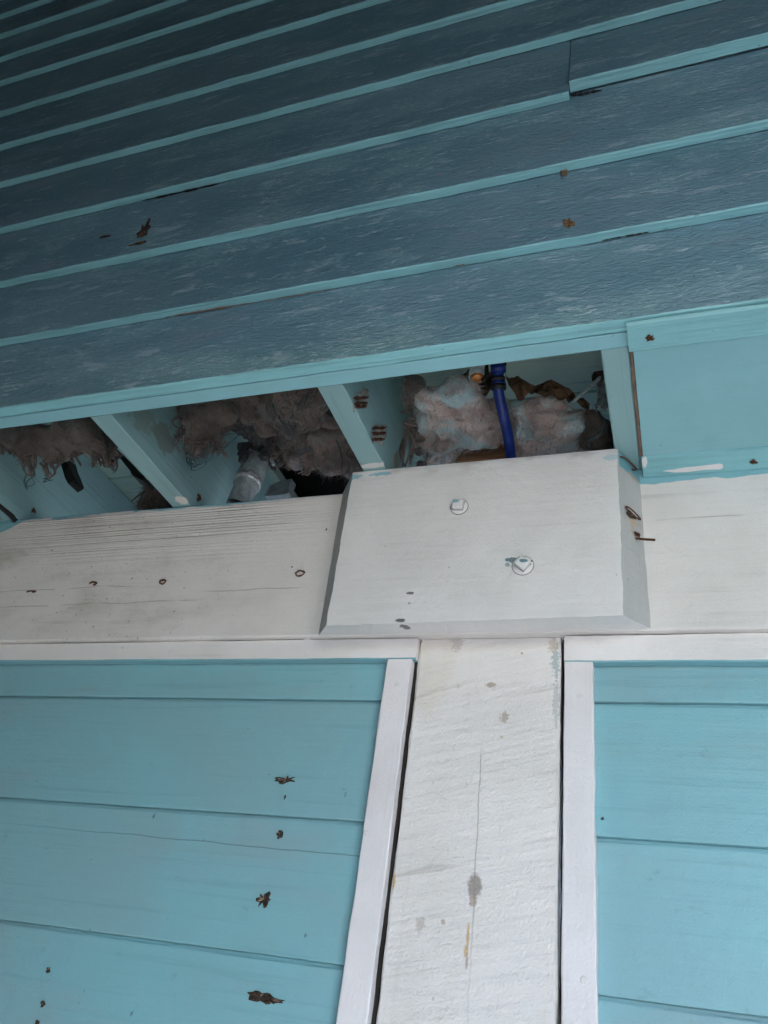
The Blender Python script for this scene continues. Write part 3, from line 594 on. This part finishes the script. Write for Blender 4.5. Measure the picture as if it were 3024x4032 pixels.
obj('torn_sleeve', polyslab([(925, 1728), (960, 1722), (1010, 1745), (1050, 1760), (1062, 1800), (1040, 1805), (1020, 1780), (975, 1770), (960, 1830), (948, 1830), (938, 1790)], 1.0, 0.006, 0.003, 7, 0.3, 4, 0.012), M['hosefuzz'], hz)
# coupling
ca, cb = PY(1022, 1795, 1.075), PY(938, 1985, 1.060)
cp = thing('pipe_coupling', 'grey plastic pipe coupling with a hose clamp standing behind the beam', 'pipe', cb)
obj('coupling_body', lathe([(0.0, 0.0205), (0.0, 0.0245), (0.06, 0.0262), (0.46, 0.0268), (0.47, 0.0255), (0.66, 0.0255), (0.665, 0.0225), (1.05, 0.0222)], ca, cb, 36), M['pipegrey'], cp)
bmx = lathe([(0.03, 0.0200), (0.03, 0.0001)], ca, cb, 24); obj('bore', bmx, M['black'], cp)
cl = obj('hose_clamp', lathe([(0.50, 0.0256), (0.50, 0.0274), (0.61, 0.0274), (0.61, 0.0256)], ca, cb, 40), M['steel'], cp)
ax_ = (cb - ca).normalized(); mid = ca.lerp(cb, 0.555); side = Vector((0.75, -0.62, -0.2)); side = (side - ax_ * side.dot(ax_)).normalized(); tg = ax_.cross(side).normalized()
bm = bmesh.new(); tube_into(bm, [mid + side * 0.0305 - tg * 0.010, mid + side * 0.0305 + tg * 0.010], 0.0042, 10); tube_into(bm, [mid + side * 0.0305 + tg * 0.010, mid + side * 0.0305 + tg * 0.0135], 0.0052, 6)
obj('clamp_screw', bm, M['steel'], cl)
bm = bmesh.new()
for k in range(26):
    a = 2.3 + k * 0.085; u = side * math.cos(a) + tg * math.sin(a); t2 = ax_.cross(u).normalized()
    tube_into(bm, [mid + u * 0.0275 - ax_ * 0.0032, mid + u * 0.0275 + ax_ * 0.0032], 0.00055, 4)
obj('clamp_slot', bm, M['black'], cl)
bm = lumps_mesh('paint_dab', [(1070, 1812, 1.045, 11), (1077, 1828, 1.045, 10), (1064, 1800, 1.05, 8)], 0.002, 0.003, 2); obj('paint_dab', bm, M['flake'], cp)
o = obj('plastic_offcut', polyslab([(1062, 1905), (1095, 1880), (1140, 1872), (1142, 1945), (1128, 1960), (1050, 1965)], 1.12, 0.02, 0.0015, 9, 0.4, 4, 0.004), M['greyrib']); tag(o, 'grey plastic offcut lying behind the beam next to the coupling', 'offcut')

# near bay
insulation('pale paint-dusted insulation heaped against the joist beside the blue pipe',
    [(1700, 1570, .90, 66), (1780, 1545, .90, 66), (1850, 1570, .92, 56), (1690, 1640, .95, 60), (1760, 1640, .95, 76), (1840, 1650, .96, 70), (1910, 1630, .97, 62), (1700, 1720, 1.0, 56), (1770, 1720, 1.0, 66), (1850, 1715, 1.0, 66), (1930, 1710, 1.01, 60), (1700, 1790, 1.05, 44), (1760, 1785, 1.05, 50), (1650, 1700, 1.0, 40), (1965, 1610, 1.0, 50), (1990, 1680, 1.03, 52), (1965, 1745, 1.06, 50), (1880, 1775, 1.06, 44), (1830, 1770, 1.05, 40)],
    M['ins_pale'], 900, 20, amp=0.012)
insulation('dark fibrous edge of insulation hanging along the rusty joist',
    [(1605, 1500, .86, 34), (1640, 1520, .88, 44), (1620, 1560, .89, 34), (1620, 1610, .92, 28), (1630, 1660, .95, 30), (1645, 1720, .98, 30), (1655, 1780, 1.02, 28), (1665, 1830, 1.06, 30)], M['ins_dark'], 420, 22,
    tails=[([(1600, 1570), (1590, 1600), (1576, 1616)], .90, 4, .002), ([(1612, 1650), (1592, 1665), (1598, 1690)], .93, 5, .003), ([(1618, 1690), (1610, 1760), (1603, 1832)], .98, 6, .0034)])
insulation('rounded pink and grey insulation between the blue pipe and the closed soffit',
    [(2060, 1640, .97, 46), (2130, 1620, .96, 60), (2200, 1610, .96, 50), (2060, 1710, 1.0, 56), (2140, 1690, .99, 72), (2220, 1680, .98, 66), (2270, 1630, .97, 40), (2060, 1775, 1.05, 46), (2130, 1760, 1.04, 60), (2210, 1750, 1.03, 60), (2270, 1730, 1.02, 56), (2010, 1760, 1.05, 36)],
    M['ins_pale'], 800, 24, amp=0.012)
insulation('smooth brown insulation lump in the corner by the closed soffit',
    [(2330, 1650, .98, 44), (2350, 1700, .99, 54), (2320, 1735, 1.0, 40), (2390, 1740, 1.0, 40), (2400, 1690, 1.0, 40)], M['ins_dark'], 240, 26, loops=[([(2402, 1660), (2404, 1690), (2385, 1715), (2350, 1738), (2325, 1765)], .945, 1, .0016)], amp=0.006)
def paper(pt, pb, y, seed, label, mat='kraft', name='kraft_paper', cat='paper'):
    n = 26; bm = bmesh.new(); tp = spline([PY(a, b, y) for a, b in pt], 8); bt = spline([PY(a, b, y) for a, b in pb], 8); g = []
    def at(l, t): f = t * (len(l) - 1); i = min(int(f), len(l) - 2); return l[i].lerp(l[i + 1], f - i)
    for i in range(n + 1):
        a, b = at(tp, i / n), at(bt, i / n); row = []
        for k in range(6):
            q = a.lerp(b, k / 5); e = 0.0028 * n3(q, 140 + seed) if k in (0, 5) else 0
            row.append(bm.verts.new(q + Vector((e, 0.022 * n3(q, 34) + 0.010 * n3(q, 90) , e))))
        g.append(row)
    for i in range(n):
        for k in range(5): bm.faces.new((g[i][k], g[i + 1][k], g[i + 1][k + 1], g[i][k + 1]))
    bmesh.ops.solidify(bm, geom=bm.faces[:], thickness=0.0012)
    return tag(obj(name, bm, M[mat]), label, cat)
paper([(1810, 1452), (1870, 1470), (1940, 1462), (1990, 1465)], [(1815, 1490), (1870, 1535), (1898, 1572), (1960, 1530)], .925, 1, 'torn brown kraft paper hanging between the copper pipe and the blue pipe')
paper([(1985, 1465), (2035, 1488), (2100, 1508), (2150, 1490), (2170, 1500), (2225, 1525), (2262, 1545), (2325, 1605)], [(2010, 1540), (2050, 1578), (2085, 1560), (2120, 1562), (2170, 1556), (2220, 1575), (2260, 1590), (2320, 1650)], .935, 5, 'long ragged strip of brown kraft paper under the pale green planks')
o = obj('timber_offcut', polyslab([(1795, 1822), (1822, 1775), (1862, 1748), (1920, 1742), (1996, 1728), (2002, 1800), (1998, 1812)], 1.035, 0.05, 0.002, 3, 0.25), M['tan']); tag(o, 'tan timber offcut lying behind the block under the pale insulation', 'offcut')
# blue pipe
bp = thing('blue_pipe', 'bright blue plastic water pipe dropping down behind the block', 'pipe', PY(1990, 1640, .93))
bpts = spline([PY(1962, 1380, .855), PY(1962, 1470, .872), PY(1963, 1545, .89), PY(1984, 1640, .92), PY(2001, 1720, .955), PY(2012, 1810, .99)], 10)
bm = bmesh.new(); tube_into(bm, bpts, 0.0086, 16); obj('pipe_run', bm, M['blue'], bp)
for (px, py, y, r, h, m) in ((1962, 1452, .868, .0118, .011, 'blue'), (1962, 1492, .877, .0108, .006, 'black'), (1962, 1524, .884, .0122, .008, 'black'), (1962, 1432, .863, .0125, .006, 'black'), (1963, 1510, .881, .0112, .004, 'blue')):
    c = PY(px, py, y); t = (bpts[12] - bpts[6]).normalized(); obj('collar', lathe([(0, r * 0.7), (0, r), (1, r), (1, r * 0.7)], c - t * h / 2, c + t * h / 2, 20), M[m], bp)
cpz = thing('copper_pipe', 'short copper pipe end in a pale sleeve beside the blue pipe', 'pipe', PY(1880, 1470, .87))
a, b = PY(1885, 1395, .865), PY(1879, 1488, .868)
obj('sleeve', lathe([(0, 0.0135), (0.98, 0.0135), (1.0, 0.0125), (0.97, 0.0110), (0.5, 0.0110)], a, b, 20), M['flake'], cpz)
obj('copper_core', lathe([(0.3, 0.0098), (1.02, 0.0098), (1.06, 0.0085), (1.06, 0.0001)], a, b, 20), M['copper'], cpz)
obj('clip', polyslab([(1905, 1430), (1922, 1428), (1924, 1470), (1912, 1490), (1896, 1500), (1892, 1494), (1908, 1478)], .862, 0.004, 0.0006), M['black'], cpz)
# nail and peeling paint by the closed soffit
a, b = PY(2362, 1487, .945), PY(2256, 1583, .895)
nl = thing('steel_nail', 'long bare steel nail sticking out beside the closed soffit', 'nail', a)
bm = bmesh.new(); tube_into(bm, [a, a.lerp(b, 0.93), b], [0.0027, 0.0025, 0.0004], 10); obj('shank', bm, M['steel'], nl)
o = obj('paint_flake', polyslab([(2330, 1485), (2352, 1462), (2378, 1458), (2384, 1500), (2395, 1560), (2404, 1630), (2385, 1632), (2368, 1610), (2352, 1634), (2340, 1618), (2352, 1580), (2365, 1540), (2352, 1510)], 0.955, 0.004, 0.003, 5, 0.2, 4, 0.014), M['flake']); tag(o, 'curled pale paint flake hanging off the joist near the steel nail', 'paint flake')
o = obj('paint_flake', polyslab([(2326, 1478), (2345, 1458), (2382, 1452), (2386, 1480), (2352, 1500), (2338, 1512)], 0.945, 0.004, 0.002, 2, 0.2, 4, 0.010), M['scar']); tag(o, 'dark brown torn flake at the root of the steel nail', 'paint flake')

# ------------------------------------------------------------------ marks, fixings and damage, each a part of what carries it
def scar(c, u, v, nrm, w_, h_, seed, parent, name='scar', mats=('scar', 'scar_light'), spiky=0.45, flat=0.0):
    rnd = random.Random(seed); bm = bmesh.new(); n = 18; c = Vector(c); ro = []; rm = []
    for i in range(n):
        a = 6.2832 * i / n; k = 1 + spiky * rnd.uniform(-1, 1)
        ro.append(bm.verts.new(c + u * math.cos(a) * w_ * k + v * math.sin(a) * h_ * k + nrm * 0.0004))
        rm.append(bm.verts.new(c + u * math.cos(a) * w_ * k * 0.7 + v * math.sin(a) * h_ * k * 0.7 + nrm * (rnd.uniform(0.0006, 0.0034) * (1 - flat))))
    ctr = bm.verts.new(c + nrm * 0.0005)
    for i in range(n):
        bm.faces.new((ro[i], ro[(i + 1) % n], rm[(i + 1) % n], rm[i])); f = bm.faces.new((rm[i], rm[(i + 1) % n], ctr))
        if rnd.random() < 0.16: f.material_index = 1
    bmesh.ops.recalc_face_normals(bm, faces=bm.faces)
    return obj(name, bm, [M[m] for m in mats], parent)
UX, UZ, NY = Vector((1, 0, 0)), Vector((0, 0, 1)), Vector((0, -1, 0))
def mm(px, d=1.25): return px * d / FPX
# the lower left panel: splintered scars
def board_at(p, z):
    best = None
    for ch in p.children:
        if ch.name.startswith('siding_board'):
            zs = [v.co.z for v in ch.data.vertices]
            if min(zs) - .001 <= z <= max(zs) + .001: best = ch
    return best or p
for i, (px, py, wx, hz_, sp_) in enumerate(((1125, 3071, 33, 12, .5), (1103, 3287, 14, 13, .3), (1040, 3540, 22, 20, .55), (1025, 3925, 40, 16, .4), (1072, 3938, 36, 10, .4), (192, 3819, 8, 10, .4), (170, 3954, 8, 10, .4), (149, 4026, 8, 8, .4), (1122, 3140, 4, 6, .4))):
    c = PY(px, py, 1.0278); scar(c, UX, UZ, NY, mm(wx), mm(hz_), 40 + i, board_at(pl, c.z), spiky=sp_)
for i, (px, py, wx, hz_) in enumerate(((2372, 3224, 5, 5),)):
    c = PY(px, py, 1.0278); scar(c, UX, UZ, NY, mm(wx), mm(hz_), 60 + i, board_at(pr, c.z))
# upper wall: bare wood spots
for i, (px, py, wx, hz_) in enumerate(((565, 915, 24, 40), (545, 960, 34, 7), (2222, 674, 13, 16), (2237, 881, 19, 13), (412, 934, 30, 6))):
    c = PY(px, py, YW + 0.001); b = board_at(uw, c.z); h = 0.19; zb = min(v.co.z for v in b.data.vertices); c = PY(px, py, YW + 0.0005 + LAP * max(0, (c.z - zb)) / h)
    scar(c + Vector((0, -0.0006, 0)), UX, UZ, NY, mm(wx, 1.5), mm(hz_, 1.5) * 1.6, 80 + i, b, mats=('ochre', 'scar') if i in (2, 3) else ('scar', 'ochre'), flat=0.6)
# soffit: nail holes with rust
for i, (px, py, zz) in enumerate(((2558, 1330, -.0080), (2965, 1818, -.0145))):
    c = PZ(px, py, .7555 + zz); scar(c, UX, Vector((0, 1, 0)), Vector((0, 0, -1)), mm(13), mm(12), 100 + i, sp, 'nail_hole', ('rust', 'scar'))
# rusty staples in the beam
bmb = [c for c in beam.children][0]
def loop(c, w_, h_, r, seed, parent, u=UX, v=UZ, nrm=NY, gap=False):
    rnd = random.Random(seed); c = Vector(c); pts = []
    prof = [(-1, 0.15), (-0.3, 1), (0.95, 0.3), (0.4, -0.9), (-0.7, -0.45), (-1, 0.15)]
    if gap: prof = prof[:-2]
    for a, b in prof: pts.append(c + u * a * w_ + v * (b + rnd.uniform(-.2, .2)) * h_ + nrm * rnd.uniform(0.0006, 0.0028))
    bm = bmesh.new(); sp_ = spline(pts, 3); tube_into(bm, sp_, [r * rnd.uniform(0.75, 1.25) for _ in sp_], 6)
    return obj('rusty_staple', bm, M['rust'], parent)
loop(PY(1183, 2260, .9995), mm(20), mm(13), .0013, 1, beam); loop(PY(642, 2293, .9995), mm(14, 1.4), mm(11, 1.4), .0015, 2, beam)
loop(PY(368, 2300, .9995), mm(17, 1.4), mm(8, 1.4), .0016, 3, beam, gap=True); loop(PY(125, 2331, .9995), mm(22, 1.5), mm(4, 1.5), .0015, 4, beam, gap=True)
for i, (px, py, wx, hz_) in enumerate(((519, 2279, 3, 3), (1150, 2233, 4, 3), (1285, 2085, 3, 6), (205, 2167, 4, 4))):
    scar(PY(px, py, .9995), UX, UZ, NY, mm(wx), mm(hz_), 120 + i, beam, 'pock', flat=1)
# right sloping end of the block: staple remains and a bent nail
u = Vector((0.031, 0.055, 0)).normalized(); nb_ = Vector((0.055, -0.031, 0)).normalized()
def onbevel(px, py):                        # plane through the sloping right end
    r = ray(px, py); p0 = Vector((-0.0540, 0.945, 0)); t = (p0.dot(nb_)) / r.dot(nb_); q = r * t; return Vector((q.x, q.y, q.z + CZ))
loop(onbevel(2473, 1827), .021, .0055, .0014, 7, blk, u, UZ, nb_, True); loop(onbevel(2490, 2022), .020, .0042, .0012, 8, blk, u, UZ, nb_)
scar(onbevel(2485, 2030), u, UZ, nb_, .014, .004, 131, blk, 'scar', ('scar', 'scar_light'))
scar(onbevel(2507, 2104), u, UZ, nb_, .006, .003, 132, blk, 'nail_hole', ('rust', 'scar'))
p = onbevel(2505, 2120); bm = bmesh.new(); tube_into(bm, spline([p, PY(2540, 2124, p.y - .004), PY(2578, 2126, p.y - .012)], 4), [.0018] * 9, 7); obj('bent_nail', bm, M['rust'], blk)
# two bolts with washers
def bolt(px, py, rad, sz, ang, off):
    c = PY(px, py, .9448)
    b = obj('bolt', lathe([(0, rad * 0.99), (0.8, rad), (1, rad * 0.96), (1.0, rad * 0.2), (0.98, 0.0001)], c + Vector((0, 0.001, 0)), c + Vector((0, -0.0018, 0)), 32), M['bolt'], blk)
    bm = bmesh.new(); m = Matrix.Translation(c + Vector((off[0], -0.0048, off[1]))) @ Matrix.Rotation(ang, 4, 'Y') @ Matrix.Diagonal((sz, 0.0100, sz * 0.92, 1))
    bmesh.ops.create_cube(bm, size=1, matrix=m); bmesh.ops.bevel(bm, geom=bm.edges[:], offset=0.0009, segments=1, affect='EDGES')
    obj('bolt_head', bm, M['bolt'], b)
    rb = bmesh.new(); tube_into(rb, [c + Vector((math.cos(a / 24 * 6.2832) * rad * 1.03, -0.0003, math.sin(a / 24 * 6.2832) * rad * 1.03)) for a in range(25)], 0.00075, 5, 0, False); obj('shade_line', rb, M['outline_shade'], b)  # dark ring stands in for the shade round the washer
    rb = bmesh.new(); tube_into(rb, [c + Vector((off[0], -0.0021, off[1])) + Matrix.Rotation(ang, 3, 'Y') @ Vector((sx * sz * .53, 0, sz_ * sz * .49)) for sx, sz_ in ((-1, -1), (1, -1), (1, 1), (-1, 1), (-1, -1))], 0.0008, 5, 0, False); obj('shade_line', rb, M['outline_shade'], b)  # dark square stands in for shading at the head's base
bolt(1809, 1997, .0131, .0152, 0.10, (-.0012, .0010)); bolt(2059, 2228, .0146, .0158, 0.72, (0.0, .0006))
# nail heads filled over with paint
def plug(c, r, parent, nrm=NY, name='nail_head'):
    obj(name, lathe([(0, r), (0.5, r * 0.92), (0.85, r * 0.6), (1.0, r * 0.35), (0.95, 0.0001)], Vector(c) - nrm * 0.0006, Vector(c) + nrm * 0.0006, 14), M['bolt'], parent)
for px, py, r in ((1735, 2139, .0062), (1810, 2145, .0058), (1420, 2341, .0048), (2369, 1961, .0062), (2270, 2238, .0062), (1530, 1905, .004), (2378, 2370, .0045)): plug(PY(px, py, .9455), r, blk)
for px, py, r in ((672, 2566, .005), (1208, 2518, .006), (2357, 2530, .005)): plug(PY(px, py, 1.0102), r, pl if px < 2000 else pr)
for px, py, r in ((1562, 2693, .0045), (2282, 2742, .0055), (1440, 3280, .004), (2300, 3860, .005)): plug(PY(px, py, 1.0098), r, pl if px < 2000 else pr)
for px, py, r in ((1075, 2218, .004), (885, 2420, .004), (2650, 2110, .005), (2940, 2072, .004)): plug(PY(px, py, 1.0003), r, beam)
# rusty torn patches on the side of the joist that ends on the block
xj = JX[2] + 0.0394; NX_ = Vector((1, 0, 0)); UY = Vector((0, 1, 0))
for i, (poly, bars) in enumerate((([(1392, 1622), (1396, 1580), (1402, 1548), (1418, 1535), (1430, 1526), (1442, 1536), (1450, 1532), (1452, 1560), (1447, 1600), (1430, 1606), (1412, 1600), (1402, 1616)], ((1394, 1568, 54), (1397, 1590, 48), (1402, 1602, 40))), ([(1466, 1752), (1470, 1712), (1472, 1680), (1490, 1672), (1518, 1670), (1526, 1684), (1516, 1700), (1522, 1718), (1510, 1738), (1508, 1756), (1490, 1742), (1476, 1748)], ((1468, 1686, 50), (1467, 1706, 52), (1466, 1731, 46))))):
    bm = bmesh.new(); rnd = random.Random(i); P = [PX(a_, b_, xj) for a_, b_ in poly]; q = []
    for k in range(len(P)):
        for t in (0, .33, .66): q.append(P[k].lerp(P[(k + 1) % len(P)], t) + Vector((0, rnd.gauss(0, .001), rnd.gauss(0, .001))))
    ce = sum(q, Vector()) / len(q); cv = bm.verts.new(ce + NX_ * .0015); rg = [bm.verts.new(p + NX_ * .0003) for p in q]; mg = [bm.verts.new(ce.lerp(p, .75) + NX_ * rnd.uniform(.0005, .004)) for p in q]
    for k in range(len(q)):
        k2 = (k + 1) % len(q); bm.faces.new((rg[k], rg[k2], mg[k2], mg[k])).material_index = 1 if rnd.random() < .3 else 0; bm.faces.new((mg[k], mg[k2], cv)).material_index = 1 if rnd.random() < .3 else 0
    bmesh.ops.recalc_face_normals(bm, faces=bm.faces); o = obj('torn_patch', bm, [M['flake'], M['scar_light']], joists[2])
    for (px, py, w_) in bars:
        pts = [PX(px + w_ * t, py + rnd.uniform(-2, 2) - 2 * t, xj + .003) for t in (0, .25, .5, .75, 1)]; bm = bmesh.new()
        tube_into(bm, pts, [.0016, .0030, .0018, .0028, .0014], 6); obj('rusty_strip', bm, M['rust'], o)
for px, py, j in ((131, 2010, 0), (781, 1962, 1)):
    c = PX(px, py, JX[j] + 0.0394); scar(c, UY, UZ, NX_, .006, .007, 170 + j, joists[j], 'nail_hole', ('rust', 'scar'))

# cracked paint along the laps of the upper boards
for i, (a, b, m, r) in enumerate((((1512, 1092), (1977, 1014), 'ochre', .0010), ((2369, 946), (2633, 900), 'dark', .0011), ((647, 1249), (1012, 1189), 'raw', .0013), ((1012, 1189), (1330, 1136), 'raw', .0008), ((556, 791), (866, 723), 'black', .0020), ((2243, 376), (2372, 356), 'black', .0026), ((1700, 112), (1950, 38), 'dark', .0012), ((760, 655), (1180, 552), 'dark', .0009), ((2400, 608), (2980, 490), 'dark', .0008), ((250, 1290), (640, 1250), 'dark', .0008))):
    yl = YW + LAP - 0.0022; n = 26; pts = []
    for k in range(n + 1):
        t = k / n; p = PY(a[0] + (b[0] - a[0]) * t, a[1] + (b[1] - a[1]) * t, yl); pts.append(p + Vector((0, 0, 0.0022 * n3((p.x * 30, i, 0)))))
    rnd = random.Random(i); bm = bmesh.new(); tube_into(bm, pts, [r * max(0.15, abs(math.sin(math.pi * k / n)) ** 0.4) * rnd.uniform(0.5, 1.3) for k in range(n + 1)], 5)
    obj('paint_crack', bm, M[m], board_at(uw, pts[n // 2].z + 0.01))

# a stray white brush stroke on the teal corner trim
def onplane(px, py, p0, n):
    r = ray(px, py); o = Vector((0, 0, CZ)); t = (Vector(p0) - o).dot(n) / r.dot(n); return o + r * t
nsl = Vector((0, -0.012, -0.0325)).normalized(); p0 = Vector((0, 0.9665, ZJ - 0.0075)); bm = bmesh.new(); ring = []
pl_ = [(2612, 1856), (2650, 1850), (2700, 1842), (2770, 1834), (2832, 1826), (2846, 1829), (2848, 1842), (2838, 1848), (2780, 1850), (2715, 1858), (2660, 1861)]
for i in range(len(pl_)):
    a, b = pl_[i], pl_[(i + 1) % len(pl_)]
    for t in (0, .33, .66):
        q = onplane(a[0] + (b[0] - a[0]) * t, a[1] + (b[1] - a[1]) * t, p0, nsl); ring.append(bm.verts.new(q + Vector((0, 0.0009 * n3(q, 160), 0))))
bm.faces.new(ring); ret = bmesh.ops.extrude_face_region(bm, geom=bm.faces[:])
for v in [g_ for g_ in ret['geom'] if isinstance(g_, bmesh.types.BMVert)]: v.co -= nsl * 0.002
bmesh.ops.triangulate(bm, faces=[f for f in bm.faces if len(f.verts) > 4]); bmesh.ops.recalc_face_normals(bm, faces=bm.faces)
obj('brush_stroke', bm, M['trim'], sp)
